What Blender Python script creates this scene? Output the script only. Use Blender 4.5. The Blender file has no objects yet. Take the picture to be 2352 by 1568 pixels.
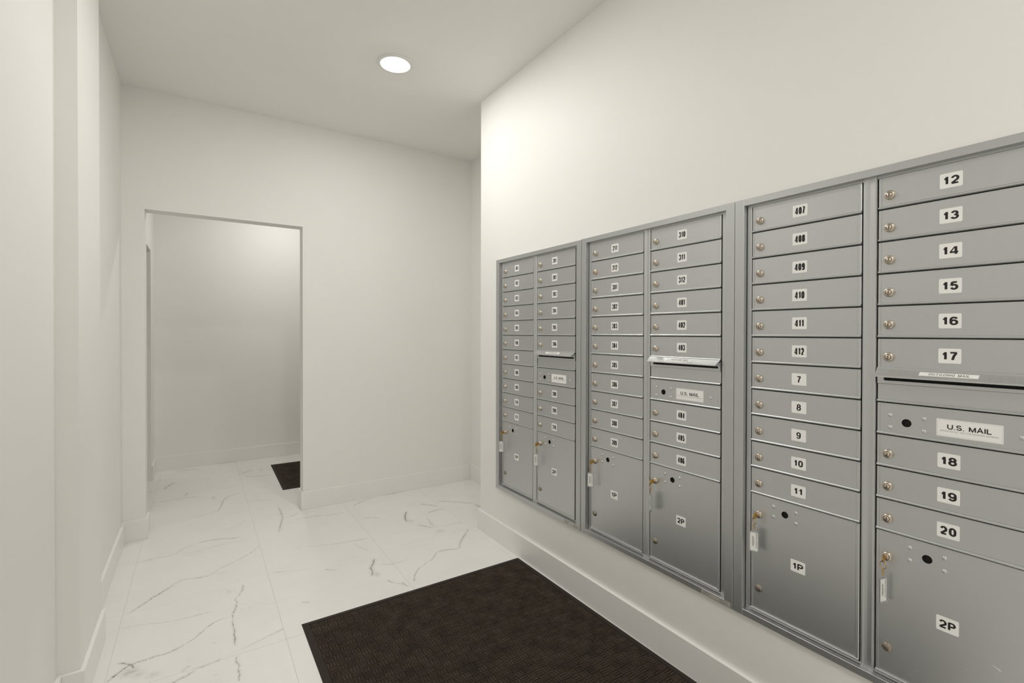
import bpy, bmesh, math, random
from mathutils import Vector, Matrix
random.seed(7)
scene = bpy.context.scene
C = scene.collection

# ------------------------------------------------------------------ camera
cam_d = bpy.data.cameras.new('camera'); cam = bpy.data.objects.new('camera', cam_d); C.objects.link(cam)
R_ = Vector((0.83837421, -0.54509202, 0.00183515)); U_ = Vector((0.00254188, 0.00727611, 0.9999703)); F_ = Vector((0.54508918, 0.83834465, -0.00748567))
mw = Matrix.Identity(4)
for i in range(3):
    mw[i][0], mw[i][1], mw[i][2] = R_[i], U_[i], -F_[i]
HC = 1.3167
mw[2][3] = HC
cam.matrix_world = mw
cam_d.sensor_width = 36.0
cam_d.lens = 36.0 * 1106.29 / 2352
cam_d.shift_y = -11.35 / 2352
cam_d.clip_start = 0.02
scene.camera = cam
# ------------------------------------------------------------------ light, exposure
scene.view_settings.view_transform = 'Standard'
scene.view_settings.look = 'None'
scene.view_settings.gamma = 1.0
scene.view_settings.use_curve_mapping = False
scene.view_settings.exposure = 0.70
w = bpy.data.worlds.new('world'); scene.world = w; w.use_nodes = True
w.node_tree.nodes['Background'].inputs[0].default_value = (0.9, 0.9, 0.88, 1)
w.node_tree.nodes['Background'].inputs[1].default_value = 0.0
LENS_EMIT = 150.0
WARM = (1.0, 0.985, 0.95)
ZC = 2.859
def area(name, x, y, power, size=0.14, z=ZC - 0.012):
    l = bpy.data.lights.new(name, 'AREA'); l.shape = 'DISK'; l.size = size; l.energy = power; l.color = WARM
    o = bpy.data.objects.new(name, l); C.objects.link(o); o.location = (x, y, z)
    return o
area('unseen_lamp', 0.25, -0.70, 11)
area('unseen_lamp', 0.55, 2.00, 6)  # added fill, not a lamp of the room; brightens the near area
area('unseen_lamp', 0.74, 4.85, 7)
scene.cycles.max_bounces = 8
scene.cycles.diffuse_bounces = 6
scene.cycles.adaptive_threshold = 0.015
scene.cycles.caustics_refractive = False

# ------------------------------------------------------------------ node helpers
def new_mat(name):
    m = bpy.data.materials.new(name); m.use_nodes = True
    nt = m.node_tree; return m, nt, nt.nodes['Principled BSDF']
def N(nt, typ, **kw):
    n = nt.nodes.new(typ)
    for k, v in kw.items():
        setattr(n, k, v)
    return n
def noise(nt, scale, detail=3, vec=None, rough=0.5):
    n = N(nt, 'ShaderNodeTexNoise'); n.inputs['Scale'].default_value = scale; n.inputs['Detail'].default_value = detail
    n.inputs['Roughness'].default_value = rough
    if vec is not None: nt.links.new(vec, n.inputs['Vector'])
    return n
def bump(nt, b, h, strength, dist):
    n = N(nt, 'ShaderNodeBump'); n.inputs['Strength'].default_value = strength; n.inputs['Distance'].default_value = dist
    nt.links.new(h, n.inputs['Height']); nt.links.new(n.outputs[0], b.inputs['Normal']); return n
def mathn(nt, op, a, b=None, clamp=False):
    n = N(nt, 'ShaderNodeMath', operation=op); n.use_clamp = clamp
    for i, v in enumerate((a, b)):
        if v is None: continue
        if isinstance(v, (int, float)): n.inputs[i].default_value = v
        else: nt.links.new(v, n.inputs[i])
    return n.outputs[0]
def simple(name, col, rough=0.5, metal=0.0, spec=0.5, var=0.0, vscale=20, bump_s=0.0, bump_scale=200):
    m, nt, b = new_mat(name)
    b.inputs['Roughness'].default_value = rough; b.inputs['Metallic'].default_value = metal
    b.inputs['Specular IOR Level'].default_value = spec
    geo = N(nt, 'ShaderNodeNewGeometry')
    n = noise(nt, vscale, 4, geo.outputs['Position'])
    r = N(nt, 'ShaderNodeMapRange'); nt.links.new(n.outputs[0], r.inputs[0])
    r.inputs[1].default_value = 0.3; r.inputs[2].default_value = 0.7
    r.inputs[3].default_value = 1 - var; r.inputs[4].default_value = 1 + var
    mx = N(nt, 'ShaderNodeVectorMath', operation='SCALE'); mx.inputs[0].default_value = col
    nt.links.new(r.outputs[0], mx.inputs['Scale']); nt.links.new(mx.outputs[0], b.inputs['Base Color'])
    if bump_s:
        n2 = noise(nt, bump_scale, 2, geo.outputs['Position'])
        bump(nt, b, n2.outputs[0], bump_s, 0.001)
    return m

M_wall = simple('wall_paint', (0.868, 0.856, 0.827), 0.55, spec=0.35, var=0.008, vscale=3, bump_s=0.12, bump_scale=380)
M_ceil = simple('ceiling_paint', (0.885, 0.877, 0.85), 0.7, spec=0.2, var=0.008, vscale=3, bump_s=0.10, bump_scale=300)
M_base = simple('baseboard_paint', (0.87, 0.862, 0.838), 0.28, spec=0.5, var=0.005, vscale=4)
M_metal = simple('silver_powder_coat', (0.585, 0.597, 0.602), 0.36, metal=0.88, var=0.025, vscale=900, bump_s=0.10, bump_scale=1400)
M_trim = simple('silver_powder_coat_trim', (0.545, 0.556, 0.561), 0.38, metal=0.88, var=0.025, vscale=900, bump_s=0.10, bump_scale=1400)
M_hood = simple('brushed_aluminium', (0.66, 0.665, 0.66), 0.30, metal=0.75, var=0.03, vscale=120)
M_dark = simple('dark_interior', (0.012, 0.012, 0.012), 0.7, var=0.05)
M_lock = simple('nickel_lock', (0.62, 0.54, 0.45), 0.30, metal=0.9, var=0.05, vscale=300)
M_groove = simple('lock_groove', (0.10, 0.08, 0.06), 0.5, metal=0.4, var=0.05)
M_plug = simple('bronze_plug', (0.36, 0.31, 0.26), 0.38, metal=0.85, var=0.08, vscale=250)
M_tag = simple('white_sticker', (0.90, 0.89, 0.865), 0.45, var=0.01, vscale=60)
M_tagline = simple('sticker_border_ink', (0.42, 0.42, 0.40), 0.5, var=0.01)
M_ink = simple('black_ink', (0.012, 0.010, 0.010), 0.5, var=0.02)
M_inkgrey = simple('grey_ink', (0.20, 0.20, 0.19), 0.5, var=0.02)
M_rivet = simple('rivet_paint', (0.62, 0.625, 0.61), 0.32, metal=0.5, var=0.01)
M_brass = simple('brass', (0.62, 0.38, 0.10), 0.25, metal=1.0, var=0.08, vscale=200)
M_serial = simple('silver_sticker', (0.52, 0.50, 0.46), 0.4, metal=0.3, var=0.04, vscale=150)
M_rubber = simple('brown_black_rubber', (0.030, 0.023, 0.018), 0.72, spec=0.25, var=0.10, vscale=60, bump_s=0.2, bump_scale=500)
M_grout = simple('grout', (0.70, 0.68, 0.64), 0.8, var=0.03, vscale=80)
M_fixture = simple('fixture_white', (0.82, 0.82, 0.80), 0.4, var=0.0)
M_scuff = simple('white_paint_fleck', (0.8, 0.79, 0.74), 0.5, var=0.01)

M_pile, nt, b = new_mat('mat_pile')
geo = N(nt, 'ShaderNodeNewGeometry')
n1 = noise(nt, 1300, 2, geo.outputs['Position']); n2 = noise(nt, 14, 3, geo.outputs['Position'])
cr = N(nt, 'ShaderNodeValToRGB'); nt.links.new(n1.outputs[0], cr.inputs[0])
cr.color_ramp.elements[0].position = 0.35; cr.color_ramp.elements[0].color = (0.014, 0.011, 0.009, 1)
cr.color_ramp.elements[1].position = 0.75; cr.color_ramp.elements[1].color = (0.150, 0.118, 0.090, 1)
r = N(nt, 'ShaderNodeMapRange'); nt.links.new(n2.outputs[0], r.inputs[0]); r.inputs[1].default_value = 0.3; r.inputs[2].default_value = 0.7
r.inputs[3].default_value = 0.75; r.inputs[4].default_value = 1.25
mx = N(nt, 'ShaderNodeVectorMath', operation='SCALE'); nt.links.new(cr.outputs[0], mx.inputs[0]); nt.links.new(r.outputs[0], mx.inputs['Scale'])
nt.links.new(mx.outputs[0], b.inputs['Base Color']); b.inputs['Roughness'].default_value = 0.95; b.inputs['Specular IOR Level'].default_value = 0.1
bump(nt, b, n1.outputs[0], 0.8, 0.002)

M_lens, nt, b = new_mat('lit_lens')
b.inputs['Base Color'].default_value = (0.9, 0.9, 0.9, 1)
b.inputs['Emission Color'].default_value = (WARM[0], WARM[1] , WARM[2], 1); b.inputs['Emission Strength'].default_value = LENS_EMIT

M_clear, nt, b = new_mat('clear_plastic')
b.inputs['Base Color'].default_value = (0.93, 0.93, 0.93, 1); b.inputs['Roughness'].default_value = 0.12
b.inputs['Transmission Weight'].default_value = 0.75; b.inputs['IOR'].default_value = 1.45

VEINS = [
    [-0.291, 2.847, 0.593, 0.408, 7, 0.75, [(0.0, 0.0), (0.21, 0.06), (0.4, 0.123), (0.57, 0.161), (0.71, 0.212), (0.79, 0.204), (0.87, 0.097), (1.0, 0.0)], [(0, 0.2), (0.25, 1), (0.5, 1), (0.65, 0.5), (0.75, 0.5), (0.9, 1), (1, 0.7)]],
    [0.047, 3.075, 0.811, 0.388, 4, 0.6, [(0.0, 0.0), (0.19, 0.004), (0.37, -0.028), (0.57, -0.064), (0.77, -0.064), (1.0, 0.0)], [(0, 0.8), (0.5, 0.8), (0.85, 0.8), (1, 0.1)]],
    [0.047, 3.075, -0.23, 0.081, 4, 0.3, [(0.0, 0.0), (0.45, 0.066), (1.0, 0.0)], None],
    [-0.342, 3.45, 0.387, 0.358, 7, 0.4, [(0.0, 0.0), (0.18, -0.032), (0.31, -0.051), (0.42, -0.102), (0.6, -0.136), (0.78, -0.031), (1.0, 0.0)], [(0, 0.1), (0.35, 0.8), (0.7, 0.8), (1, 0.6)]],
    [-0.011, 3.59, -0.162, 0.261, 7, 0.8, [(0.0, 0.0), (0.18, 0.038), (0.41, 0.055), (0.81, -0.046), (1.0, 0.0)], [(0, 0.6), (0.3, 1), (0.8, 1), (1, 0)]],
    [-0.089, 3.452, 0.081, 0.391, 5, 0.22, [(0.0, 0.0), (0.26, -0.007), (0.51, 0.021), (1.0, 0.0)], None],
    [0.191, 2.859, -1.776, 0.315, 5, 0.7, [(0.0, 0.0), (0.31, -0.013), (0.44, -0.041), (0.55, -0.008), (0.84, -0.01), (1.0, 0.0)], [(0, 1), (0.5, 0.7), (0.6, 1), (1, 0.9)]],
    [0.127, 2.551, -1.578, 0.237, 5, 0.8, [(0.0, 0.0), (0.42, 0.0), (0.74, 0.003), (1.0, 0.0)], None],
    [0.129, 2.248, -1.599, 0.181, 5, 0.8, [(0.0, 0.0), (0.14, -0.026), (0.42, 0.009), (0.74, 0.009), (1.0, 0.0)], None],
    [0.127, 2.561, -2.574, 0.218, 4, 0.7, [(0.0, 0.0), (0.11, -0.136), (0.25, -0.171), (0.53, -0.119), (0.77, -0.029), (1.0, 0.0)], None],
    [-0.057, 2.444, -2.959, 0.176, 6, 0.75, [(0.0, 0.0), (0.26, 0.068), (0.59, 0.021), (0.8, 0.011), (1.0, -0.0)], [(0, 0.8), (0.8, 1), (1, 0.9)]],
    [-0.23, 2.412, -2.318, 0.094, 6, 1.0, [(0.0, 0.0), (0.21, -0.037), (0.45, -0.041), (0.81, -0.009), (1.0, 0.0)], [(0, 0.8), (1, 0.7)]],
    [-0.277, 2.456, -0.928, 0.108, 7, 0.8, [(0.0, 0.0), (0.25, 0.075), (0.59, 0.101), (1.0, 0.0)], None],
    [-0.287, 2.727, -0.166, 0.364, 4, 0.5, [(0.0, 0.0), (0.27, -0.006), (0.52, -0.061), (0.73, -0.034), (0.88, -0.016), (1.0, 0.0)], [(0, 0.3), (0.6, 0.7), (0.9, 1), (1, 0)]],
    [-0.1, 2.197, 0.501, 0.096, 7, 0.7, [(0.0, 0.0), (0.22, -0.033), (0.53, -0.079), (1.0, 0.0)], None],
    [-0.016, 2.243, 0.202, 0.094, 6, 0.6, [(0.0, 0.0), (0.53, -0.034), (1.0, 0.0)], [(0, 0.6), (0.7, 0.6), (0.95, 1), (1, 0)]],
    [-0.06, 2.253, 0.64, 0.041, 6, 0.35, [(0.0, 0.0), (0.68, 0.179), (1.0, 0.0)], None],
    [-0.26, 4.106, 0.162, 0.379, 5, 0.45, [(0.0, 0.0), (0.43, -0.135), (0.73, -0.115), (1.0, 0.0)], [(0, 0.1), (0.5, 0.6), (1, 1)]],
    [-0.07, 3.937, 0.678, 0.041, 5, 0.4, [(0.0, 0.0), (1.0, 0.0)], None],
    [0.153, 3.726, 0.774, 0.18, 5, 0.25, [(0.0, 0.0), (0.5, -0.042), (1.0, 0.0)], None],
    [0.114, 4.143, 1.138, 0.42, 7, 0.7, [(0.0, 0.0), (0.31, 0.073), (0.7, 0.161), (0.9, 0.115), (1.0, 0.0)], [(0, 0.5), (0.3, 0.8), (1, 0.8)]],
    [0.5, 4.033, -1.685, 0.562, 8, 0.6, [(0.0, 0.0), (0.29, 0.034), (0.46, 0.047), (0.71, 0.028), (1.0, 0.0)], None],
    [0.497, 3.772, 0.278, 0.125, 8, 0.5, [(0.0, 0.0), (0.26, -0.258), (1.0, -0.0)], None],
    [0.559, 3.663, -0.065, 0.17, 8, 0.4, [(0.0, 0.0), (0.52, 0.043), (1.0, 0.0)], None],
    [-0.305, 4.607, -0.106, 0.36, 8, 0.55, [(0.0, 0.0), (0.17, 0.039), (0.46, 0.09), (0.81, 0.063), (1.0, 0.0)], [(0, 0.6), (0.4, 1), (1, 0.3)]],
    [-0.25, 4.959, 1.179, 0.207, 12, 0.6, [(0.0, 0.0), (0.47, 0.057), (1.0, 0.0)], None],
    [-0.099, 4.654, 1.41, 0.117, 10, 0.4, [(0.0, 0.0), (1.0, 0.0)], None],
    [-0.209, 5.591, -0.228, 0.215, 10, 0.6, [(0.0, 0.0), (0.49, -0.029), (1.0, 0.0)], None],
    [0.111, 5.65, -0.018, 0.216, 10, 0.5, [(0.0, 0.0), (0.49, -0.036), (1.0, 0.0)], None],
    [0.296, 5.11, 0.665, 0.178, 10, 0.6, [(0.0, 0.0), (0.56, 0.011), (1.0, 0.0)], None],
    [0.333, 5.014, -0.312, 0.237, 9, 0.55, [(0.0, 0.0), (0.38, -0.041), (1.0, 0.0)], None],
    [0.306, 4.261, -0.338, 0.191, 8, 0.3, [(0.0, 0.0), (0.49, 0.011), (1.0, -0.0)], None],
    [-0.356, 4.947, 0.482, 0.038, 10, 0.6, [(0.0, 0.0), (1.0, -0.0)], None],
    [0.334, 2.927, -0.32, 0.215, 4, 0.5, [(0.0, 0.0), (0.46, -0.047), (1.0, 0.0)], [(0, 1), (0.3, 0.6), (1, 0.2)]],
    [0.42, 2.526, -0.748, 0.045, 5, 0.55, [(0.0, 0.0), (1.0, 0.0)], None],
    [1.529, 2.881, -2.237, 0.322, 9, 0.6, [(0.0, 0.0), (0.36, -0.013), (0.71, -0.039), (1.0, -0.0)], [(0, 0.3), (0.4, 1), (1, 0.6)]],
    [1.33, 2.628, 2.882, 0.144, 7, 0.75, [(0.0, 0.0), (0.47, -0.059), (1.0, 0.0)], None],
    [1.191, 2.665, -2.3, 0.369, 5, 0.75, [(0.0, 0.0), (0.21, 0.022), (0.38, -0.03), (0.51, -0.076), (0.64, -0.087), (0.77, -0.078), (1.0, 0.0)], [(0, 0.7), (0.5, 0.6), (0.75, 1), (0.85, 0.5), (0.9, 1), (1, 0)]],
    [0.857, 2.786, -1.935, 0.222, 10, 1.0, [(0.0, 0.0), (0.31, -0.026), (0.51, -0.047), (0.77, 0.001), (1.0, 0.0)], None],
    [0.837, 2.505, -1.139, 0.063, 6, 0.6, [(0.0, 0.0), (0.37, -0.036), (1.0, 0.0)], None],
    [0.863, 2.448, -0.939, 0.092, 6, 0.4, [(0.0, 0.0), (0.59, 0.06), (1.0, 0.0)], None],
    [0.897, 2.443, -1.428, 0.06, 7, 0.45, [(0.0, 0.0), (0.52, -0.008), (1.0, 0.0)], None],
    [1.284, 3.398, -1.903, 0.219, 11, 0.95, [(0.0, 0.0), (0.42, -0.058), (0.83, -0.039), (1.0, 0.0)], None],
    [1.254, 3.121, -0.992, 0.13, 8, 0.6, [(0.0, 0.0), (0.49, -0.026), (1.0, -0.0)], None],
    [1.423, 3.484, -0.856, 0.166, 11, 0.6, [(0.0, 0.0), (0.43, -0.002), (1.0, 0.0)], None],
    [1.539, 3.291, -3.009, 0.146, 10, 0.5, [(0.0, 0.0), (0.51, -0.087), (1.0, 0.0)], None],
    [1.357, 3.2, -1.708, 0.193, 9, 0.35, [(0.0, 0.0), (0.59, 0.013), (1.0, 0.0)], None],
    [1.551, 3.471, -0.688, 0.322, 9, 0.6, [(0.0, 0.0), (0.39, 0.026), (0.7, -0.015), (1.0, 0.0)], None],
    [0.971, 3.691, 0.508, 0.249, 7, 0.6, [(0.0, 0.0), (0.3, 0.117), (0.63, 0.128), (1.0, 0.0)], None],
    [1.262, 3.826, 0.042, 0.17, 9, 0.4, [(0.0, 0.0), (0.52, 0.0), (1.0, 0.0)], None],
    [0.549, 3.17, -0.247, 0.385, 7, 0.5, [(0.0, 0.0), (0.31, -0.051), (0.64, -0.033), (1.0, 0.0)], [(0, 0.3), (0.5, 0.7), (0.9, 1), (1, 0)]],
    [0.854, 2.706, -0.159, 0.172, 8, 0.25, [(0.0, 0.0), (0.4, -0.176), (1.0, 0.0)], None],
    [0.584, 2.809, -0.801, 0.071, 7, 0.4, [(0.0, 0.0), (1.0, 0.0)], None],
    [0.967, 3.451, -0.72, 0.141, 8, 0.35, [(0.0, 0.0), (0.47, 0.07), (1.0, -0.0)], None],
    [0.636, 3.674, -0.208, 0.281, 8, 0.3, [(0.0, 0.0), (0.65, -0.043), (1.0, 0.0)], None],
    [0.814, 3.071, -1.271, 0.184, 7, 0.2, [(0.0, 0.0), (0.69, -0.08), (1.0, 0.0)], None],
]
BLOTS = [
    [-0.242, 3.474, 0.039, 0.031, 0.22],
    [-0.227, 2.365, 0.042, 0.047, 0.45],
    [-0.198, 2.331, 0.03, 0.038, 0.3],
    [-0.151, 2.297, 0.035, 0.034, 0.25],
    [0.094, 4.505, 0.021, 0.043, 0.35],
    [0.813, 2.592, 0.023, 0.042, 0.35],
    [1.239, 3.204, 0.03, 0.038, 0.3],
    [1.345, 2.935, 0.047, 0.038, 0.25],
    [1.779, 3.215, 0.016, 0.056, 0.8],
    [0.123, 2.831, 0.017, 0.037, 0.15],
    [0.92, 2.664, 0.016, 0.023, 0.25],
    [0.5, 5.178, 0.03, 0.04, 0.35],
    [0.052, 2.392, 0.01, 0.01, 0.3],
    [0.052, 2.162, 0.01, 0.007, 0.3],
]

# marble porcelain: each vein is a bent line laid across the tiles, drawn by two float curves;
# a tile's material holds only the veins that cross that tile
def set_curve(node, pts):
    c = node.mapping.curves[0]
    pts = [(min(1, max(0, x)), min(1, max(0, y))) for x, y in pts]
    while len(c.points) < len(pts): c.points.new(0.5, 0.5)
    for p, (x, y) in zip(c.points, pts):
        p.location = (x, y); p.handle_type = 'AUTO'
    node.mapping.update()
def tile_material(veins, blots):
    m, nt, b = new_mat('marble_porcelain')
    geo = N(nt, 'ShaderNodeNewGeometry')
    def wob(scale, det, amp):
        nz = noise(nt, scale, det, geo.outputs['Position'])
        sub = N(nt, 'ShaderNodeVectorMath', operation='SUBTRACT'); nt.links.new(nz.outputs['Color'], sub.inputs[0]); sub.inputs[1].default_value = (0.5, 0.5, 0.5)
        scl = N(nt, 'ShaderNodeVectorMath', operation='SCALE'); nt.links.new(sub.outputs[0], scl.inputs[0]); scl.inputs['Scale'].default_value = amp
        return scl.outputs[0]
    ad0 = N(nt, 'ShaderNodeVectorMath', operation='ADD'); nt.links.new(wob(28, 4, .018), ad0.inputs[0]); nt.links.new(wob(160, 3, .010), ad0.inputs[1])
    add = N(nt, 'ShaderNodeVectorMath', operation='ADD'); nt.links.new(geo.outputs['Position'], add.inputs[0]); nt.links.new(ad0.outputs[0], add.inputs[1])
    POS = add.outputs[0]
    acc = None
    for (x0, y0, ang, ln, wd, st, pts, key) in veins:
        mp = N(nt, 'ShaderNodeMapping', vector_type='TEXTURE')
        mp.inputs['Location'].default_value = (x0, y0, 0); mp.inputs['Rotation'].default_value = (0, 0, ang); mp.inputs['Scale'].default_value = (ln, ln, 1)
        nt.links.new(POS, mp.inputs[0])
        sp = N(nt, 'ShaderNodeSeparateXYZ'); nt.links.new(mp.outputs[0], sp.inputs[0])
        fc = N(nt, 'ShaderNodeFloatCurve'); set_curve(fc, [(a_, b_ + 0.5) for a_, b_ in pts]); nt.links.new(sp.outputs[0], fc.inputs['Value'])
        fi = N(nt, 'ShaderNodeFloatCurve')
        key = key or [(0, .25), (.2, 1), (.8, 1), (1, .2)]
        set_curve(fi, [(0.0, 0.0)] + [(0.03 + 0.94 * a_, b_) for a_, b_ in key] + [(1.0, 0.0)]); nt.links.new(sp.outputs[0], fi.inputs['Value'])
        t1 = mathn(nt, 'SUBTRACT', fc.outputs[0], 0.5)
        d = mathn(nt, 'ABSOLUTE', mathn(nt, 'SUBTRACT', sp.outputs[1], t1))
        core = mathn(nt, 'SUBTRACT', 1.0, mathn(nt, 'MULTIPLY', d, ln / (wd * VCORE)), True)
        halo = mathn(nt, 'SUBTRACT', 1.0, mathn(nt, 'MULTIPLY', d, ln / (wd * VHALO)), True)
        v = mathn(nt, 'ADD', core, mathn(nt, 'MULTIPLY', halo, 0.28))
        v = mathn(nt, 'MULTIPLY', mathn(nt, 'MULTIPLY', v, fi.outputs[0]), st)
        acc = v if acc is None else mathn(nt, 'MAXIMUM', acc, v)
    for (x0, y0, rx, ry, st) in blots:
        mp = N(nt, 'ShaderNodeMapping', vector_type='TEXTURE')
        mp.inputs['Location'].default_value = (x0, y0, 0); mp.inputs['Scale'].default_value = (rx, ry, 1); nt.links.new(POS, mp.inputs[0])
        ln_ = N(nt, 'ShaderNodeVectorMath', operation='LENGTH'); nt.links.new(mp.outputs[0], ln_.inputs[0])
        v = mathn(nt, 'MULTIPLY', mathn(nt, 'SUBTRACT', 1.0, ln_.outputs['Value'], True), st)
        acc = v if acc is None else mathn(nt, 'MAXIMUM', acc, v)
    cloud = noise(nt, 4.5, 5, geo.outputs['Position'])
    cl = N(nt, 'ShaderNodeMapRange'); nt.links.new(cloud.outputs[0], cl.inputs[0]); cl.inputs[1].default_value = 0.4; cl.inputs[2].default_value = 0.75
    cl.inputs[3].default_value = 0.0; cl.inputs[4].default_value = 0.045
    st2 = N(nt, 'ShaderNodeMapping'); st2.inputs['Scale'].default_value = (0.7, 2.0, 1); st2.inputs['Rotation'].default_value = (0, 0, 0.5); nt.links.new(POS, st2.inputs[0])
    wv = noise(nt, 3.2, 6, st2.outputs[0], .6)
    fv = mathn(nt, 'SUBTRACT', 1.0, mathn(nt, 'MULTIPLY', mathn(nt, 'ABSOLUTE', mathn(nt, 'SUBTRACT', wv.outputs[0], 0.5)), 90.0), True)
    fv = mathn(nt, 'MULTIPLY', fv, mathn(nt, 'MULTIPLY', cl.outputs[0], 2.2))
    base = mathn(nt, 'ADD', cl.outputs[0], fv, True)
    if acc is not None:
        nb = noise(nt, 60, 4, geo.outputs['Position'])
        br = N(nt, 'ShaderNodeMapRange'); nt.links.new(nb.outputs[0], br.inputs[0]); br.inputs[1].default_value = 0.35; br.inputs[2].default_value = 0.60
        br.inputs[3].default_value = 0.35; br.inputs[4].default_value = 1.0
        base = mathn(nt, 'ADD', mathn(nt, 'MULTIPLY', acc, br.outputs[0]), base, True)
    mixc = N(nt, 'ShaderNodeMix', data_type='RGBA'); nt.links.new(base, mixc.inputs['Factor'])
    mixc.inputs['A'].default_value = TILE_A; mixc.inputs['B'].default_value = TILE_B
    nt.links.new(mixc.outputs['Result'], b.inputs['Base Color'])
    b.inputs['Roughness'].default_value = 0.24; b.inputs['Specular IOR Level'].default_value = 0.45
    return m
VCORE, VHALO = 0.00060, 0.0024
TILE_A = (0.85, 0.842, 0.815, 1); TILE_B = (0.235, 0.205, 0.185, 1)
TM = {}
def tile_mat_for(xa, xb, ya, yb):
    vs = []
    for i, (x0, y0, ang, ln, wd, st, pts, key) in enumerate(VEINS):
        ca, sa = math.cos(ang) * ln, math.sin(ang) * ln
        P = [(x0 + s * ca - t_ * sa, y0 + s * sa + t_ * ca) for s, t_ in pts]
        m_ = .03
        if max(p[0] for p in P) > xa - m_ and min(p[0] for p in P) < xb + m_ and max(p[1] for p in P) > ya - m_ and min(p[1] for p in P) < yb + m_: vs.append(i)
    bs = [i for i, q in enumerate(BLOTS) if q[0] + q[2] > xa and q[0] - q[2] < xb and q[1] + q[3] > ya and q[1] - q[3] < yb]
    k = (tuple(vs), tuple(bs))
    if k not in TM: TM[k] = tile_material([VEINS[i] for i in vs], [BLOTS[i] for i in bs])
    return TM[k]

# ------------------------------------------------------------------ mesh helpers
def bx(bm, x0, x1, y0, y1, z0, z1, bev=0.0, mi=0):
    vs = [bm.verts.new((x, y, z)) for z in (z0, z1) for x, y in ((x0, y0), (x1, y0), (x1, y1), (x0, y1))]
    fs = [bm.faces.new([vs[i] for i in f]) for f in ((3, 2, 1, 0), (4, 5, 6, 7), (0, 1, 5, 4), (1, 2, 6, 5), (2, 3, 7, 6), (3, 0, 4, 7))]
    for f in fs: f.material_index = mi
    if bev:
        es = list({e for f in fs for e in f.edges})
        r = bmesh.ops.bevel(bm, geom=es, offset=bev, segments=1, affect='EDGES', profile=0.5)
        for f in r['faces']: f.material_index = mi
def prism(bm, prof, x0, x1, axis='x', mi=0, cap=True):
    """closed profile [(a, b)] extruded along x (a=y, b=z) or along z (a=x, b=y)"""
    def P(t, a, b_): return (t, a, b_) if axis == 'x' else (a, b_, t)
    A = [bm.verts.new(P(x0, a, b_)) for a, b_ in prof]; B = [bm.verts.new(P(x1, a, b_)) for a, b_ in prof]
    n = len(prof)
    fs = [bm.faces.new((A[i], A[(i + 1) % n], B[(i + 1) % n], B[i])) for i in range(n)]
    if cap: fs += [bm.faces.new(A[::-1]), bm.faces.new(B)]
    for f in fs: f.material_index = mi
def lathe_y(bm, prof, cx, cz, seg=24, mi=0, smooth=True):
    """prof [(radius, y)] around the local y axis at cx, cz; y negative sticks out"""
    rings = []
    for r_, y in prof:
        if r_ <= 1e-6: rings.append([bm.verts.new((cx, y, cz))])
        else: rings.append([bm.verts.new((cx + r_ * math.cos(2 * math.pi * k / seg), y, cz + r_ * math.sin(2 * math.pi * k / seg))) for k in range(seg)])
    for a_, b_ in zip(rings, rings[1:]):
        for k in range(seg):
            k2 = (k + 1) % seg
            if len(a_) == 1 and len(b_) == 1: continue
            if len(a_) == 1: f = bm.faces.new((a_[0], b_[k], b_[k2]))
            elif len(b_) == 1: f = bm.faces.new((a_[k], b_[0], a_[k2]))
            else: f = bm.faces.new((a_[k], b_[k], b_[k2], a_[k2]))
            f.material_index = mi; f.smooth = smooth
def mesh(name, bm, mats):
    bmesh.ops.recalc_face_normals(bm, faces=bm.faces)
    me = bpy.data.meshes.new(name); bm.to_mesh(me); bm.free()
    for m in (mats if isinstance(mats, (list, tuple)) else [mats]): me.materials.append(m)
    return me
def obj(name, me, parent=None, loc=(0, 0, 0), rot=None):
    o = bpy.data.objects.new(name, me); C.objects.link(o); o.location = loc
    if rot: o.rotation_euler = rot
    if parent: o.parent = parent
    return o
def thing(name, label, cat, loc, rot=(0, 0, 0), group=None):
    o = bpy.data.objects.new(name, None); C.objects.link(o); o.location = loc; o.rotation_euler = rot
    o.empty_display_size = 0.05
    o['label'] = label; o['category'] = cat
    if group: o['group'] = group
    return o
def struct(name, boxes, mat, bev=0.0, parent=None):
    bm = bmesh.new()
    for q in boxes: bx(bm, *q, bev=bev)
    o = obj(name, mesh(name, bm, mat), parent)
    if parent is None: o['kind'] = 'structure'
    return o

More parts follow.
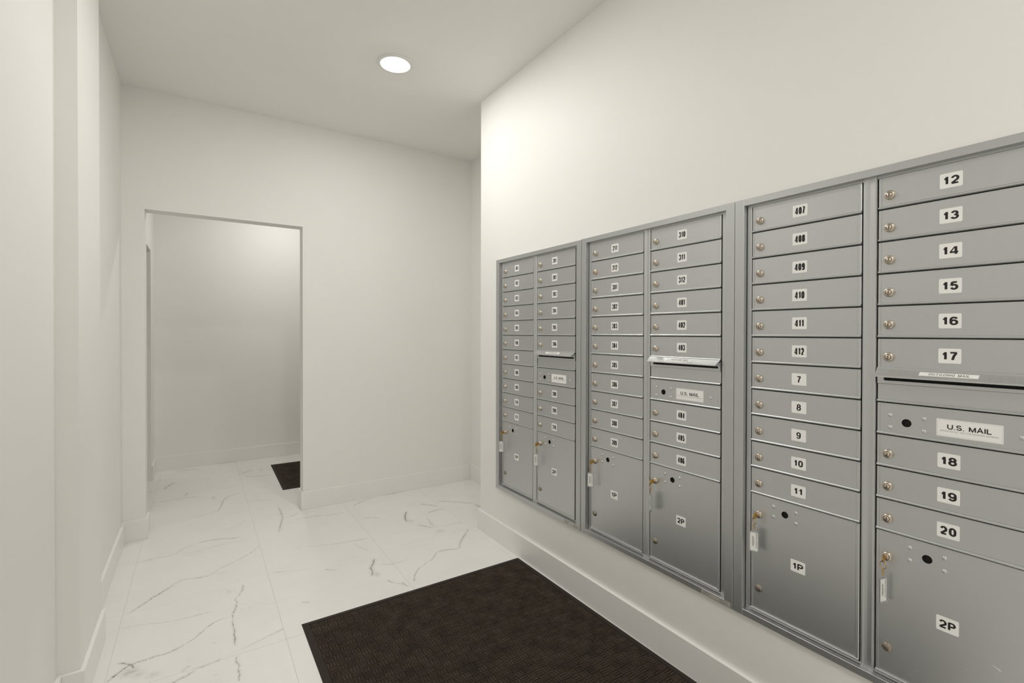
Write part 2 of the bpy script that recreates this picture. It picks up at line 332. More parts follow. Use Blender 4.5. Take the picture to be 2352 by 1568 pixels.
# ------------------------------------------------------------------ room
XW = 1.587; YC = 2.825; YB = 3.846; XR = 2.063; XL = -0.402; XP = -0.352; XN = -0.413
DX0, DX1, DZ = -0.2875, 0.6475, 2.1007
YF = 5.655; XFL = -0.355; XFR = 2.45
YR = -1.9
U0, U1 = 2.609, 0.186       # mailbox bank from y to y
ZB = 0.3427                 # underside of the bank
UH = 1.434
floor = struct('floor', [(-1.7, 2.6, YR - .12, YF + .12, -0.12, -0.0012)], M_grout)
tile_cache = {}
TX, TY, TS, TSY, G = 0.312, 2.253, 0.6125, 0.611, 0.0016
ix0 = math.floor((-1.6 - TX) / TS); ix1 = math.ceil((XFR - TX) / TS)
iy0 = math.floor((YR - TY) / TSY); iy1 = math.ceil((YF - TY) / TSY)
for ix in range(ix0, ix1):
    for iy in range(iy0, iy1):
        xa, xb = max(-1.7, TX + ix * TS), min(2.6, TX + (ix + 1) * TS)
        ya, yb = max(YR - .1, TY + iy * TSY), min(YF + .1, TY + (iy + 1) * TSY)
        if iy < 3: xa = max(xa, -.52)
        if xa >= xb - .01: continue
        wx, wy = xb - xa - G, yb - ya - G
        tm = tile_mat_for(xa, xb, ya, yb)
        k = (round(wx, 3), round(wy, 3), tm.name)
        if k not in tile_cache:
            bm = bmesh.new(); bx(bm, -wx / 2, wx / 2, -wy / 2, wy / 2, -0.010, 0.0, bev=0.0007)
            tile_cache[k] = mesh('tile', bm, tm)
        obj('tile', tile_cache[k], floor, ((xa + xb) / 2, (ya + yb) / 2, 0))
struct('ceiling', [(-1.7, 2.6, YR - .12, YF + .12, ZC, ZC + 0.1)], M_ceil)
T = 0.12
struct('wall_right', [(XW, XW + T, YR, U1 + .006, 0, ZC), (XW, XW + T, U0 - .006, YC, 0, ZC), (XW, XW + T, U1 + .006, U0 - .006, 0, ZB + .006),
                      (XW, XW + T, U1 + .006, U0 - .006, ZB + UH - .006, ZC), (XW + T, XR, YC - T, YC, 0, ZC)], M_wall)
struct('wall_alcove', [(XR, XR + T, YC - T, YB, 0, ZC)], M_wall)
struct('wall_back', [(-1.6, DX0, YB, YB + T, 0, ZC), (DX1, XFR, YB, YB + T, 0, ZC), (DX0, DX1, YB, YB + T, DZ, ZC)], M_wall)
struct('wall_left', [(XL - T, XL, 2.675, YB, 0, ZC)], M_wall)
struct('wall_left_pier', [(XN - .107, XP, 2.238, 2.675, 0, ZC)], M_wall)
struct('wall_left_near', [(XN - T, XN, YR, 2.238, 0, ZC)], M_wall)
struct('wall_rear', [(XN - T, XW + T, YR - T, YR, 0, ZC)], M_wall)
struct('wall_far', [(-1.6, XFR + T, YF, YF + T, 0, ZC)], M_wall)
FO0, FO1, FOZ = 4.42, 5.30, 2.035
struct('wall_far_left', [(XFL - T, XFL, YB + T, FO0, 0, ZC), (XFL - T, XFL, FO1, YF, 0, ZC), (XFL - T, XFL, FO0, FO1, FOZ, ZC)], M_wall)
struct('wall_far_right', [(XFR, XFR + T, YB + T, YF, 0, ZC)], M_wall)
struct('wall_side_hall', [(-1.6 - T, -1.6, YB + T, YF, 0, ZC)], M_wall)
# baseboards
BH, BT = 0.132, 0.014
def bb(name, boxes): return struct(name, [(a, b_, c_, d_, 0.0, BH) for a, b_, c_, d_ in boxes], M_base, bev=0.0012)
bb('baseboard_right', [(XW - BT, XW, YR, YC + BT), (XW, XR, YC, YC + BT)])
bb('baseboard_alcove', [(XR - BT, XR, YC + BT, YB - BT)])
bb('baseboard_back', [(DX1 - BT, XR, YB - BT, YB), (DX1 - BT, DX1, YB, YB + T), (XL, DX0 + BT, YB - BT, YB), (DX0, DX0 + BT, YB, YB + T)])
bb('baseboard_left', [(XL, XL + BT, 2.675, YB - BT)])
bb('baseboard_pier', [(XP, XP + BT, 2.238, 2.675), (XN + BT, XP + BT, 2.238 - BT, 2.238)])
bb('baseboard_near', [(XN, XN + BT, YR, 2.238)])
bb('baseboard_far', [(XFL, XFR, YF - BT, YF), (XFL, XFL + BT, FO1, YF - BT), (XFL, XFL + BT, YB + T, FO0)])

# ------------------------------------------------------------------ recessed ceiling light
t = thing('recessed_light', 'round recessed ceiling downlight, lit, with a white trim ring', 'ceiling light', (0.947, 2.687, ZC))
def lathe_z(prof, seg=48):
    bm = bmesh.new(); rings = []
    for r_, z in prof:
        rings.append([bm.verts.new((r_ * math.cos(2 * math.pi * k / seg), r_ * math.sin(2 * math.pi * k / seg), z)) for k in range(seg)] if r_ > 1e-6 else [bm.verts.new((0, 0, z))])
    for a_, b_ in zip(rings, rings[1:]):
        for k in range(seg):
            k2 = (k + 1) % seg
            f = bm.faces.new((a_[0], b_[k], b_[k2])) if len(a_) == 1 else bm.faces.new((a_[k], b_[0], a_[k2])) if len(b_) == 1 else bm.faces.new((a_[k], b_[k], b_[k2], a_[k2]))
            f.smooth = True
    return bm
obj('trim_ring', mesh('trim_ring', lathe_z([(0.100, 0), (0.100, -0.004), (0.094, -0.010), (0.084, -0.011), (0.064, -0.008), (0.0575, -0.006)]), M_fixture), t)
obj('lens', mesh('lens', lathe_z([(0.0575, -0.006), (0.057, -0.011), (0.050, -0.0145), (0.03, -0.017), (0, -0.018)]), M_lens), t)

# ------------------------------------------------------------------ lettering
def arc(cx, cy, rx, ry, a0, a1, n=10):
    return [(cx + rx * math.cos(math.radians(a0 + (a1 - a0) * k / n)), cy + ry * math.sin(math.radians(a0 + (a1 - a0) * k / n))) for k in range(n + 1)]
def oval(x0, x1, y0, y1, q):          # upright oval with straight flanks, closed
    cx, rx = (x0 + x1) / 2, (x1 - x0) / 2
    return arc(cx, y1 - q, rx, q, 0, 180) + arc(cx, y0 + q, rx, q, 180, 360)
# centre-line strokes in a unit box: (width factor, [(points, closed)])
GL = {
    '0': (1, [(oval(0, 1, 0, 1, .34), True)]),
    '1': (.62, [([(.72, 0), (.72, 1.06)], False), ([(.72, .98), (.45, .80), (.05, .70)], False)]),
    '2': (1, [(arc(.5, .70, .48, .30, 170, 0) + [(.93, .52), (.10, .10), (.0, .0)], False), ([(-.06, 0), (1.04, 0)], False)]),
    '3': (1, [(arc(.47, .745, .43, .255, 165, -62) + [(.42, .53)], False), ([(.42, .53)] + arc(.47, .265, .50, .265, 68, -165), False)]),
    '4': (1.3, [([(.76, -.06), (.76, 1.04)], False), ([(.60, 1.02), (-.10, .24)], False), ([(-.16, .24), (1.10, .24)], False)]),
    '5': (1, [([(.95, 1), (.20, 1)], False), ([(.20, 1.04), (.06, .50)], False), ([(.06, .52)] + arc(.48, .315, .49, .315, 130, -160), False)]),
    '6': (1, [(oval(0, 1, 0, .60, .28), True), (arc(.52, .68, .52, .32, 25, 180) + [(0, .30)], False)]),
    '7': (1, [([(-.05, 1), (1.05, 1)], False), ([(.98, 1), (.55, .50), (.33, -.06)], False)]),
    '8': (1, [(oval(.07, .93, .54, 1, .22), True), (oval(0, 1, 0, .54, .25), True)]),
    '9': (1, [(oval(0, 1, .40, 1, .28), True), (arc(.48, .32, .52, .32, -155, 0) + [(1, .70)], False)]),
    'A': (1.05, [([(-.04, -.05), (.5, 1.04), (1.04, -.05)], False), ([(.16, .30), (.84, .30)], False)]),
    'B': (.95, [([(0, -.05), (0, 1.05)], False), ([(0, 1), (.6, 1)] + arc(.6, .76, .33, .24, 90, -90) + [(0, .52)], False), ([(.6, .52)] + arc(.6, .26, .40, .26, 90, -90) + [(0, 0)], False)]),
    'D': (1, [([(0, -.05), (0, 1.05)], False), ([(0, 1), (.5, 1)] + arc(.5, .5, .5, .5, 90, -90) + [(0, 0)], False)]),
    'E': (.9, [([(0, -.05), (0, 1.05)], False), ([(0, 1), (1, 1)], False), ([(0, .53), (.92, .53)], False), ([(0, 0), (1.02, 0)], False)]),
    'G': (1.1, [(arc(.5, .5, .5, .5, 45, 335, 18) + [(.97, .46)], False), ([(.55, .46), (1.02, .46)], False)]),
    'H': (1, [([(0, -.05), (0, 1.05)], False), ([(1, -.05), (1, 1.05)], False), ([(0, .53), (1, .53)], False)]),
    'I': (.02, [([(.5, -.05), (.5, 1.05)], False)]),
    'L': (.85, [([(0, 1.05), (0, 0), (1, 0)], False)]),
    'M': (1.2, [([(0, -.05), (0, 1.0)], False), ([(.02, 1.0), (.5, .0), (.98, 1.0)], False), ([(1, 1.0), (1, -.05)], False)]),
    'N': (1.05, [([(0, -.05), (0, 1.0)], False), ([(0, 1.0), (1, 0)], False), ([(1, 0), (1, 1.05)], False)]),
    'O': (1.15, [(arc(.5, .5, .5, .5, 0, 360, 24)[:-1], True)]),
    'P': (.98, [([(0, -.06), (0, 1.0)], False), ([(-.08, 1), (.62, 1)] + arc(.62, .73, .38, .27, 90, -90) + [(0, .46)], False)]),
    'R': (1.05, [([(0, -.05), (0, 1.0)], False), ([(-.05, 1), (.62, 1)] + arc(.62, .74, .36, .26, 90, -90) + [(0, .48)], False), ([(.58, .48), (1.0, -.05)], False)]),
    'S': (1, [(arc(.5, .745, .45, .255, 20, 180) + arc(.5, .745, .45, .255, 180, 255)[1:] + arc(.5, .265, .48, .265, 78, 0)[0:] + arc(.5, .265, .48, .265, 0, -165)[1:], False)]),
    'T': (1, [([(-.03, 1), (1.03, 1)], False), ([(.5, 1), (.5, -.05)], False)]),
    'U': (1, [([(0, 1.05), (0, .33)] + arc(.5, .33, .5, .33, 180, 360) + [(1, 1.05)], False)]),
    'V': (1.05, [([(-.03, 1.05), (.5, -.02), (1.03, 1.05)], False)]),
    'Y': (1.05, [([(-.02, 1.05), (.5, .45), (1.02, 1.05)], False), ([(.5, .47), (.5, -.05)], False)]),
    '.': (.02, [([(.5, -.07), (.5, .07)], False)]),
    ' ': (.35, []),
}
def stroke(bm, pts, closed, wd, y, mi, thin=1.0):
    n = len(pts); h_ = wd / 2; L_ = []; Rr = []
    for i in range(n):
        if closed: p0, p1, p2 = pts[i - 1], pts[i], pts[(i + 1) % n]
        else: p0, p1, p2 = pts[max(0, i - 1)], pts[i], pts[min(n - 1, i + 1)]
        d1 = Vector((p1[0] - p0[0], p1[1] - p0[1])); d2 = Vector((p2[0] - p1[0], p2[1] - p1[1]))
        if d1.length < 1e-9: d1 = d2
        if d2.length < 1e-9: d2 = d1
        d1.normalize(); d2.normalize()
        n1 = Vector((-d1.y, d1.x)); n2 = Vector((-d2.y, d2.x)); m_ = n1 + n2
        if m_.length < 1e-6: m_ = n1.copy()
        m_.normalize(); k = h_ / max(.45, m_.dot(n1))
        L_.append(bm.verts.new((p1[0] + m_.x * k, y, p1[1] + m_.y * k * thin))); Rr.append(bm.verts.new((p1[0] - m_.x * k, y, p1[1] - m_.y * k * thin)))
    for i in range(n if closed else n - 1):
        j = (i + 1) % n
        f = bm.faces.new((L_[i], Rr[i], Rr[j], L_[j])); f.material_index = mi
def put_text(bm, s, cx, cz, w_, h_, y, wd, gap, mi=1):
    rel = sum(GL[c][0] for c in s)
    u = (w_ - len(s) * wd - gap * (len(s) - 1)) / rel
    x = cx - w_ / 2
    hh = h_ - wd
    thin = .80 if wd > .003 else .9
    for c in s:
        rw = GL[c][0] * u
        for si, (pts, closed) in enumerate(GL[c][1]):
            P = [(x + wd / 2 + px * rw, cz - hh / 2 + max(-.5 * wd / hh if not closed else 0, min(1 + .5 * wd / hh, py)) * hh) for px, py in pts]
            Q = [P[0]]
            for p in P[1:]:
                if math.hypot(p[0] - Q[-1][0], p[1] - Q[-1][1]) > 1e-7: Q.append(p)
            stroke(bm, Q, closed, wd * (.50 if c == '4' and len(Q) == 2 and abs(Q[0][0] - Q[1][0]) > .15 * rw and abs(Q[0][1] - Q[1][1]) > .15 * hh else .72 if c in '4AVMN' and len(Q) == 2 and abs(Q[0][0] - Q[1][0]) > .15 * rw and abs(Q[0][1] - Q[1][1]) > .15 * hh else 1), y - .00006 * si, mi, thin)
        x += rw + wd + gap
def rrect(cx, cz, w_, h_, r_, n=4):
    out = []
    for sx, sz, a0 in ((1, 1, 0), (-1, 1, 90), (-1, -1, 180), (1, -1, 270)):
        for k in range(n + 1):
            a_ = math.radians(a0 + 90 * k / n)
            out.append((cx + sx * (w_ / 2 - r_) + r_ * math.cos(a_), cz + sz * (h_ / 2 - r_) + r_ * math.sin(a_)))
    return out
def plate(bm, poly, y0, y1, mi=0, M=None):
    A = [bm.verts.new((a_, y0, b_)) for a_, b_ in poly]; B = [bm.verts.new((a_, y1, b_)) for a_, b_ in poly]
    n = len(poly)
    fs = [bm.faces.new(A), bm.faces.new(B[::-1])] + [bm.faces.new((A[i], A[(i + 1) % n], B[(i + 1) % n], B[i])) for i in range(n)]
    for f in fs: f.material_index = mi
TAGC = {}
def tag_mesh(s, style):
    k = (s, style)
    if k in TAGC: return TAGC[k]
    bm = bmesh.new()
    plate(bm, rrect(0, 0, .0445, .0375, .0028), -0.0006, 0.0, 0)
    if s.endswith('P'): put_text(bm, s, 0, 0, .0330, .0215, -.0008, .0048, .0020)
    elif style == 'cond':
        ones = s.count('1')
        put_text(bm, s, 0, 0, .0315 - .0014 * ones, .0235, -.0008, .0045, .0010)
    elif style == 'wide': put_text(bm, s, 0, 0, .0320, .0225, -.0008, .0053, .0026)
    elif len(s) == 1: put_text(bm, s, 0, 0, .0135, .0215, -.0008, .0042, 0)
    else: put_text(bm, s, 0, 0, .0275, .0215, -.0008, .0048, .0024)
    TAGC[k] = mesh('number_tag', bm, [M_tag, M_ink])
    return TAGC[k]

# ------------------------------------------------------------------ mailbox parts (local x right, y into the wall, z up)
MOD = 0.0889; DW = 0.324; FACE = 0.018
def disc_hole_plate(bm, x0, x1, z0, z1, y, holes, mi=0):
    """front face at y with round holes, each with a short dark barrel"""
    es = []
    def loop(pts):
        vs = [bm.verts.new((a_, y, b_)) for a_, b_ in pts]
        e = [bm.edges.new((vs[i], vs[(i + 1) % len(vs)])) for i in range(len(vs))]
        es.extend(e); return vs
    loop([(x0, z0), (x1, z0), (x1, z1), (x0, z1)])
    for hx, hz, hr in holes:
        n = 24
        vs = loop([(hx + hr * math.cos(2 * math.pi * k / n), hz + hr * math.sin(2 * math.pi * k / n)) for k in range(n)])
        back = [bm.verts.new((v.co.x, y + 0.009, v.co.z)) for v in vs]
        for i in range(n):
            f = bm.faces.new((vs[i], vs[(i + 1) % n], back[(i + 1) % n], back[i])); f.material_index = 0 if False else 1
        f = bm.faces.new(back); f.material_index = 1
    r_ = bmesh.ops.triangle_fill(bm, use_beauty=True, use_dissolve=True, edges=es)
    for g in r_['geom']:
        if isinstance(g, bmesh.types.BMFace): g.material_index = mi
def door_mesh(h, hole=None, lip=True, ridge=True):
    """origin at the lower left of the module; face at y=FACE"""
    bm = bmesh.new()
    top = h - 0.0024
    if hole:
        bx(bm, 0, DW, FACE + .0005, FACE + .0105, 0.0, top)
        bmesh.ops.delete(bm, geom=[f for f in bm.faces if abs(f.normal.y + 1) < .01 or all(abs(v.co.y - FACE - .0005) < 1e-5 for v in f.verts)], context='FACES_ONLY')
        disc_hole_plate(bm, 0, DW, 0.0, top, FACE, [hole])
    else:
        bx(bm, 0, DW, FACE, FACE + .0105, 0.0, top, bev=0.0008)
    # rolled lower lip
    if lip:
        prism(bm, [(FACE + .001, .0005), (FACE - .0042, .0008), (FACE - .0052, .0022), (FACE - .0052, .0050), (FACE - .0040, .0066), (FACE + .001, .0072)], 0.0, DW)
    if ridge:
        prism(bm, [(DW - .0105, FACE + .001), (DW - .0095, FACE - .0024), (DW - .0080, FACE - .0032), (DW - .0020, FACE - .0032), (DW - .0002, FACE - .0020), (DW - .0002, FACE + .001)], .0060, top - .001, axis='z')
    # small fold at the left edge
    prism(bm, [(0.0002, FACE + .001), (0.0002, FACE - .0012), (.0060, FACE - .0012), (.0072, FACE + .001)], .0060, top - .001, axis='z')
    return mesh('door', bm, [M_metal, M_dark])
ME_door = door_mesh(MOD)
PH = 0.3987
ME_pdoor = door_mesh(PH, hole=(.112, .354, .0108))
ME_udoor = door_mesh(MOD, hole=(.066, .0375, .0108))
bm = bmesh.new()
lathe_y(bm, [(.0124, 0), (.0124, -.0045), (.0112, -.0070), (.0080, -.0082), (.0076, -.0082)], 0, 0, mi=0)
lathe_y(bm, [(.0076, -.0082), (.0074, -.0070), (.0066, -.0070), (.0064, -.0084)], 0, 0, mi=1)
lathe_y(bm, [(.0064, -.0084), (.0060, -.0090), (0, -.0090)], 0, 0, mi=0)
bx(bm, -.0010, .0010, -.0093, -.0085, -.0042, .0042, mi=1)
ME_lock = mesh('lock', bm, [M_lock, M_groove])
bm = bmesh.new(); lathe_y(bm, [(.0120, 0), (.0120, -.0025), (.0108, -.0042), (0, -.0046)], 0, 0)
ME_plug = mesh('blank_plug', bm, M_plug)
bm = bmesh.new(); lathe_y(bm, [(.0056, 0), (.0052, -.0016), (.0036, -.0028), (0, -.0034)], 0, 0, seg=16)
ME_rivet = mesh('rivet', bm, M_rivet)
# hood, outgoing slot panel
bm = bmesh.new()
prism(bm, [(FACE, 0), (FACE + .0005, -.003), (-.0075, -.0222), (-.0080, -.0240), (-.0098, -.0240), (-.0098, -.0212)], 0, DW + .001)
for v in bm.verts:                                   # the lower edge is drawn in at both ends
    if v.co.y < 0: v.co.x += .004 if v.co.x < .1 else -.0035
bx(bm, .012, DW - .006, FACE - .012, FACE, -.020, -.014)
ME_hood = mesh('mail_slot_hood', bm, M_hood)
bm = bmesh.new()
zt = MOD - .0024
prism(bm, rrect(0, 0, 1, 1, .1)[:0] or [(FACE - .003, zt), (FACE - .003, .0680), (FACE + .010, .0680), (FACE + .010, zt)], 0, DW)   # above the slot
prism(bm, [(FACE - .003, .0600), (FACE - .003, .0515), (FACE, .0500), (FACE + .010, .0500), (FACE + .010, .0600)], 0, DW)             # below the slot
bx(bm, 0, .015, FACE - .003, FACE + .010, .0595, .0685); bx(bm, DW - .010, DW, FACE - .003, FACE + .010, .0595, .0685)
bx(bm, 0.0, DW, FACE + .001, FACE + .010, .0060, .0510)
prism(bm, [(FACE + .001, .0005), (FACE - .0042, .0008), (FACE - .0052, .0022), (FACE - .0052, .0050), (FACE - .0040, .0066), (FACE + .001, .0072)], 0.0, DW)
ME_slot = mesh('slot_panel', bm, M_metal)
bm = bmesh.new(); bx(bm, .010, DW - .008, FACE + .0092, FACE + .0115, .055, .072)
ME_slotdark = mesh('slot_opening', bm, M_dark)
# stickers
bm = bmesh.new()
plate(bm, rrect(0, 0, .1235, .0440, .0006), -.0006, 0, 0)
for a_ in ((-.0595, .0595, .0196, .0199), (-.0595, .0595, -.0199, -.0196)): bx(bm, a_[0], a_[1], -.0007, -.0005, a_[2], a_[3], mi=2)
for a_ in ((-.0595, -.0592), (.0592, .0595)): bx(bm, a_[0], a_[1], -.0007, -.0005, -.0199, .0199, mi=2)
put_text(bm, 'U.S. MAIL', 0.001, .0035, .0830, .0130, -.0009, .0024, .0016)
put_text(bm, 'APPROVED BY THE POSTMASTER GENERAL', 0.0, -.0078, .1100, .0033, -.0009, .00035, .0008, mi=3)
ME_us = mesh('mail_sticker', bm, [M_tag, M_ink, M_tagline, M_inkgrey])
bm = bmesh.new()
plate(bm, rrect(0, 0, .1150, .0135, .0006), -.0006, 0, 0)
put_text(bm, 'OUTGOING MAIL', 0.002, 0, .0800, .0080, -.0009, .0010, .0016)
ME_out = mesh('slot_label', bm, [M_tag, M_ink])
bm = bmesh.new()
plate(bm, rrect(0, 0, .118, .0165, .0006), -.0006, 0, 0)
for k, (a_, b_, c_) in enumerate(((-.053, -.018, .0045), (-.053, -.024, .0018), (-.053, -.020, -.0012), (-.053, -.028, -.0045), (.016, .050, .0040), (.016, .046, .0005), (.016, .052, -.0028), (.016, .040, -.0055))):
    bx(bm, a_, b_, -.0008, -.0005, c_ - .0006, c_ + .0006, mi=1)
ME_serial = mesh('serial_sticker', bm, [M_serial, M_inkgrey])
bm = bmesh.new()
def fleck(pts):
    f = bm.faces.new([bm.verts.new((a_, -.0003, b_)) for a_, b_ in pts]); f2 = bm.faces.new([bm.verts.new((a_, 0.0001, b_)) for a_, b_ in pts][::-1])
fleck([(.2330, .1500), (.2370, .1485), (.2440, .1455), (.2520, .1410), (.2525, .1425), (.2480, .1470), (.2450, .1468), (.2400, .1490)])
fleck([(.0885, .0500), (.0905, .0510), (.0912, .0490), (.0890, .0485)])
fleck([(.1885, .1120), (.1900, .1125), (.1905, .1110), (.1890, .1108)])
ME_fleck = mesh('paint_fleck', bm, M_scuff)

COLX = (0.057, 0.4215)
ZT = 1.4073                      # top of the first module above the unit base
def outer_frame():
    bm = bmesh.new()
    W_ = .807
    for q in ((.0008, .035, 0, UH), (.7735, W_ - .0008, 0, UH)):
        bx(bm, q[0], q[1], 0.0, .030, q[2], q[3], bev=.0009)
    bx(bm, .0345, .774, 0.0003, .030, 1.4115, UH, bev=.0009)
    bx(bm, .0345, .774, 0.0003, .030, 0.0, .0215, bev=.0009)
    return mesh('outer_trim', bm, M_trim)
ME_trimframe = outer_frame()
bm = bmesh.new()
for q in ((.0370, .0530, .0145, 1.4125), (.7490, .7705, .0145, 1.4125)):
    bx(bm, q[0], q[1], .0185, .032, q[2], q[3], bev=.0008)
bx(bm, .0370, .7705, .0190, .032, 1.4052, 1.4125, bev=.0006)
bx(bm, .0370, .7705, .0190, .032, .0225, .0297, bev=.0006)
ME_inner = mesh('inner_frame', bm, M_metal)
bm = bmesh.new()
prism(bm, [(.3840, .032), (.3840, .0170), (.3855, .0145), (.3895, .0138), (.3950, .0150), (.4010, .0158), (.4070, .0150), (.4125, .0138), (.4165, .0145), (.4180, .0170), (.4180, .032)], .0190, 1.4150, axis='z')
ME_mull = mesh('centre_post', bm, M_metal)
bm = bmesh.new()
bx(bm, .012, .795, .034, .38, .010, UH - .010)
ME_body = mesh('cabinet_body', bm, M_dark)

def unit(y0, zoff, label, doors1, doors2a, doors2b, style_of, fleck_=False):
    t = thing('mailbox_unit', label, 'mailboxes', (1.575, y0, ZB + zoff), (0, 0, -math.pi / 2), 'grey wall mailbox units')
    obj('outer_trim', ME_trimframe, t); obj('inner_frame', ME_inner, t); obj('centre_post', ME_mull, t); obj('cabinet_body', ME_body, t)
    obj('serial_sticker', ME_serial, t, (.740, 0.0, .0108))
    def small(col, k, num):
        d = obj('door', ME_door, t, (COLX[col], 0, ZT - MOD * (k + 1)))
        obj('lock', ME_lock, d, (.0255, FACE, .0358)); obj('number_tag', tag_mesh(num, style_of(num)), d, (.1535, FACE, .0436))
    for k, num in enumerate(doors1): small(0, k, num)
    for k, num in enumerate(doors2a): small(1, k, num)
    for k, num in enumerate(doors2b): small(1, k + 8, num)
    z6 = ZT - MOD * 7
    s = obj('slot_panel', ME_slot, t, (COLX[1], 0, z6)); obj('slot_opening', ME_slotdark, s)
    hd = obj('mail_slot_hood', ME_hood, t, (COLX[1] - .002, 0, z6 + MOD + .0058))
    # the label lies on the sloping hood
    ang = math.atan2(.0212, -(-.0098 - FACE))
    lb = obj('slot_label', ME_out, hd, (.156, .0041 - .0002, -.0108))
    lb.rotation_euler = (-(math.pi / 2 - ang), 0, 0)
    u = obj('post_office_panel', ME_udoor, t, (COLX[1], 0, ZT - MOD * 8))
    for a_, b_ in ((.030, .0545), (.030, .0212), (.1035, .0545), (.1035, .0212), (.2835, .0375)): obj('rivet', ME_rivet, u, (a_, FACE, b_))
    obj('mail_sticker', ME_us, u, (.1905, FACE, .0385))
    for col, num in ((0, '1P'), (1, '2P')):
        d = obj('parcel_door', ME_pdoor, t, (COLX[col], 0, ZT - MOD * 11 - PH + .0003))
        obj('lock', ME_lock, d, (.0255, FACE, .329)); obj('blank_plug', ME_plug, d, (.0262, FACE, .0775))
        obj('number_tag', tag_mesh(num, 'bold'), d, (.1535, FACE, .202))
        for a_, b_ in ((.076, .3705), (.076, .3370), (.147, .3705), (.147, .3370)): obj('rivet', ME_rivet, d, (a_, FACE, b_))
        if fleck_ and col == 1: obj('paint_fleck', ME_fleck, d, (0, FACE, 0))
    return t
S = str
unit(2.608, -.002, 'grey mailbox unit nearest the room corner, with doors 101 to 111 and 201 to 210',
     [S(n) for n in range(101, 112)], [S(n) for n in range(201, 207)], ['208', '209', '210'], lambda s: 'cond')
unit(1.7998, 0, 'middle one of three grey mailbox units, with doors 211 to 309 and 310 to 406',
     ['211', '212'] + [S(n) for n in range(301, 310)], ['310', '311', '312', '401', '402', '403'], ['404', '405', '406'], lambda s: 'cond')
unit(.9927, 0, 'nearest grey mailbox unit, with doors 407 to 412 and 7 to 20',
     [S(n) for n in range(407, 413)] + [S(n) for n in range(7, 12)], [S(n) for n in range(12, 18)], ['18', '19', '20'],
     lambda s: 'cond' if len(s) == 3 else ('wide' if int(s) >= 12 else 'bold'), True)

# ------------------------------------------------------------------ keys hanging in the parcel locks
def torus(bm, R, r_, M, seg=20, ts=8):
    vs = [[bm.verts.new(M @ Vector(((R + r_ * math.cos(2 * math.pi * j / ts)) * math.cos(2 * math.pi * i / seg), r_ * math.sin(2 * math.pi * j / ts), (R + r_ * math.cos(2 * math.pi * j / ts)) * math.sin(2 * math.pi * i / seg)))) for j in range(ts)] for i in range(seg)]
    for i in range(seg):
        for j in range(ts):
            f = bm.faces.new((vs[i][j], vs[(i + 1) % seg][j], vs[(i + 1) % seg][(j + 1) % ts], vs[i][(j + 1) % ts])); f.smooth = True
def RZ(a_): return Matrix.Rotation(a_, 4, 'Z')
# key: blade goes into the lock (local +y), bow sticks out towards the room and leans down
bm = bmesh.new()
bx(bm, -.0009, .0009, -.004, .004, -.0040, .0040)
prof = [(.001, .0042), (-.006, .0048), (-.010, .0080), (-.017, .0088), (-.023, .0050), (-.0245, -.002), (-.022, -.009), (-.016, -.0115), (-.010, -.0095), (-.006, -.0050), (.001, -.0042)]
prism(bm, [(a_, b_) for a_, b_ in prof], -.0010, .0010)
ME_key = mesh('key', bm, M_brass)
bm = bmesh.new(); torus(bm, .0095, .0009, Matrix.Identity(4)); ME_ring = mesh('split_ring', bm, M_brass)
bm = bmesh.new(); torus(bm, .0034, .0007, Matrix.Identity(4), 14, 6); ME_link = mesh('chain_link', bm, M_brass)
bm = bmesh.new()
def bxr(x0, x1, z0, z1): bx(bm, x0, x1, -.0028, .0028, z0, z1, bev=.0006)
bxr(-.0150, .0150, -.0700, -.0665); bxr(-.0150, -.0122, -.0668, -.004); bxr(.0122, .0150, -.0668, -.004); bxr(-.0150, .0150, -.0045, -.0015)
torus(bm, .0026, .0009, Matrix.Translation((0, 0, .0010)), 12, 6)
ME_case = mesh('tag_case', bm, M_clear)
bm = bmesh.new()
bx(bm, -.0118, .0118, -.0012, .0012, -.0662, -.0048)
rr = random.Random(3)
for cx_, w_, n0, n1 in ((-.0045, .0016, -.050, -.020), (-.0020, .0016, -.052, -.018), (.0005, .0014, -.047, -.023), (.0075, .0022, -.056, -.010)):
    z = n0
    while z < n1:
        l_ = rr.uniform(.0012, .0034); bx(bm, cx_ - w_ / 2, cx_ + w_ / 2, -.0014, -.0011, z, z + l_, mi=1); z += l_ + rr.uniform(.0006, .0014)
ME_paper = mesh('paper_insert', bm, [M_tag, M_inkgrey])
def key_set(y0, zoff, col, yaw, ring_yaw, label):
    # lock front in the world
    X = 1.575 + FACE - .009; Y = y0 - COLX[col] - .0255; Z = ZB + zoff + ZT - MOD * 11 - PH + .0003 + .329
    t = thing('key_ring', label, 'keys', (X, Y, Z), (0, 0, -math.pi / 2), 'keys left in the parcel locks')
    obj('key', ME_key, t)
    yb_ = -.0195
    obj('split_ring', ME_ring, t, (0, yb_, -.0175), (0, 0, ring_yaw))
    for k in range(3): obj('chain_link', ME_link, t, (0.0006 * (k % 2), yb_, -.0300 - .0056 * k), (0, 0, ring_yaw + (math.pi / 2 if k % 2 == 0 else 0)))
    c_ = obj('tag_case', ME_case, t, (0, yb_, -.0500), (0, 0, yaw)); obj('paper_insert', ME_paper, c_)
rad = math.radians
key_set(2.608, -.002, 0, rad(55), rad(15), 'key with brass ring and white tag in parcel door under door 111')
key_set(2.608, -.002, 1, rad(50), rad(10), 'key with brass ring and white tag left of the 2P sticker, under door 210')
key_set(1.7998, 0, 0, rad(42), rad(5), 'key with brass ring and white tag on the middle unit, under door 309')
key_set(1.7998, 0, 1, rad(-38), rad(-20), 'key whose clear tag hangs edge-on below door 406')
key_set(.9927, 0, 0, rad(20), rad(-25), 'key with brass ring and printed white tag below door 11')
key_set(.9927, 0, 1, rad(74), rad(-25), 'key with narrow clear plastic tag below door 20')

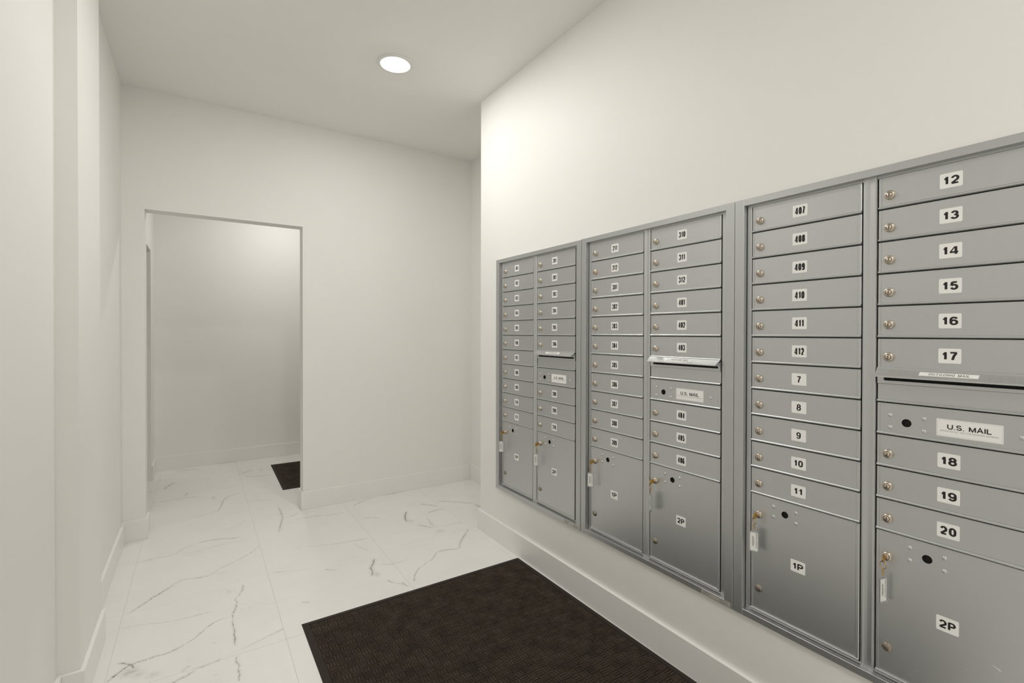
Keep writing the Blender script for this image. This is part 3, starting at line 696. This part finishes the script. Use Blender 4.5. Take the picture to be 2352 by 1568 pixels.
# ------------------------------------------------------------------ mats
def mat_mesh(W_, L_, border):
    bm = bmesh.new()                                  # sloping rubber edge + backing; origin at centre
    a_, b_ = W_ / 2, L_ / 2
    def ring(x, y, z): return [bm.verts.new(p) for p in ((-x, -y, z), (x, -y, z), (x, y, z), (-x, y, z))]
    rs = [ring(a_, b_, 0), ring(a_, b_, .0015), ring(a_ - border + .004, b_ - border + .004, .0062), ring(a_ - border, b_ - border, .0058), ring(a_ - border - .001, b_ - border - .001, .0030)]
    for p, q in zip(rs, rs[1:]):
        for i in range(4): bm.faces.new((p[i], p[(i + 1) % 4], q[(i + 1) % 4], q[i]))
    bm.faces.new(rs[-1]); bm.faces.new(rs[0][::-1])
    me = mesh('rubber_border', bm, M_rubber)
    # basket-weave ribs
    iw, il = W_ - 2 * border - .006, L_ - 2 * border - .006
    nx, ny = round(iw / .0345), round(il / .0345)
    cx_, cy_ = iw / nx, il / ny
    vs = []; fs = []
    rg = random.Random(5)
    for i in range(nx):
        for j in range(ny):
            ox, oy = -iw / 2 + i * cx_, -il / 2 + j * cy_
            hor = (i + j) % 2 == 0
            for k in range(3):
                if hor: x0, x1, y0, y1 = ox + .0010, ox + cx_ - .0010, oy + cy_ * k / 3 + .0011, oy + cy_ * (k + 1) / 3 - .0011
                else: x0, x1, y0, y1 = ox + cx_ * k / 3 + .0011, ox + cx_ * (k + 1) / 3 - .0011, oy + .0010, oy + cy_ - .0010
                h = .0072 + rg.uniform(-.0004, .0004); c_ = .0022
                n = len(vs)
                vs += [(x0, y0, .0025), (x1, y0, .0025), (x1, y1, .0025), (x0, y1, .0025),
                       (x0 + c_ * .45, y0 + c_ * .45, h - .001), (x1 - c_ * .45, y0 + c_ * .45, h - .001), (x1 - c_ * .45, y1 - c_ * .45, h - .001), (x0 + c_ * .45, y1 - c_ * .45, h - .001),
                       (x0 + c_ * 1.2, y0 + c_ * 1.2, h), (x1 - c_ * 1.2, y0 + c_ * 1.2, h), (x1 - c_ * 1.2, y1 - c_ * 1.2, h), (x0 + c_ * 1.2, y1 - c_ * 1.2, h)]
                for o_ in (0, 4):
                    for q in range(4): fs.append((n + o_ + q, n + o_ + (q + 1) % 4, n + o_ + 4 + (q + 1) % 4, n + o_ + 4 + q))
                fs.append((n + 8, n + 9, n + 10, n + 11))
    mp = bpy.data.meshes.new('ribbed_pile'); mp.from_pydata(vs, [], fs); mp.materials.append(M_pile)
    return me, mp
def mat_thing(cx_, cy_, W_, L_, rot, label):
    t = thing('floor_mat', label, 'floor mat', (cx_, cy_, 0.0), (0, 0, rot), 'dark brown ribbed floor mats')
    a_, b_ = mat_mesh(W_, L_, .027)
    obj('rubber_border', a_, t); p = obj('ribbed_pile', b_, t); p['kind'] = 'stuff'
mat_thing(.9795, 1.425, 1.178, 1.815, rad(0.35), 'large dark brown ribbed floor mat in front of the mailboxes')
mat_thing(1.39, 4.853, 1.60, .905, rad(-0.6), 'dark floor mat half hidden behind the doorway, in the next room')
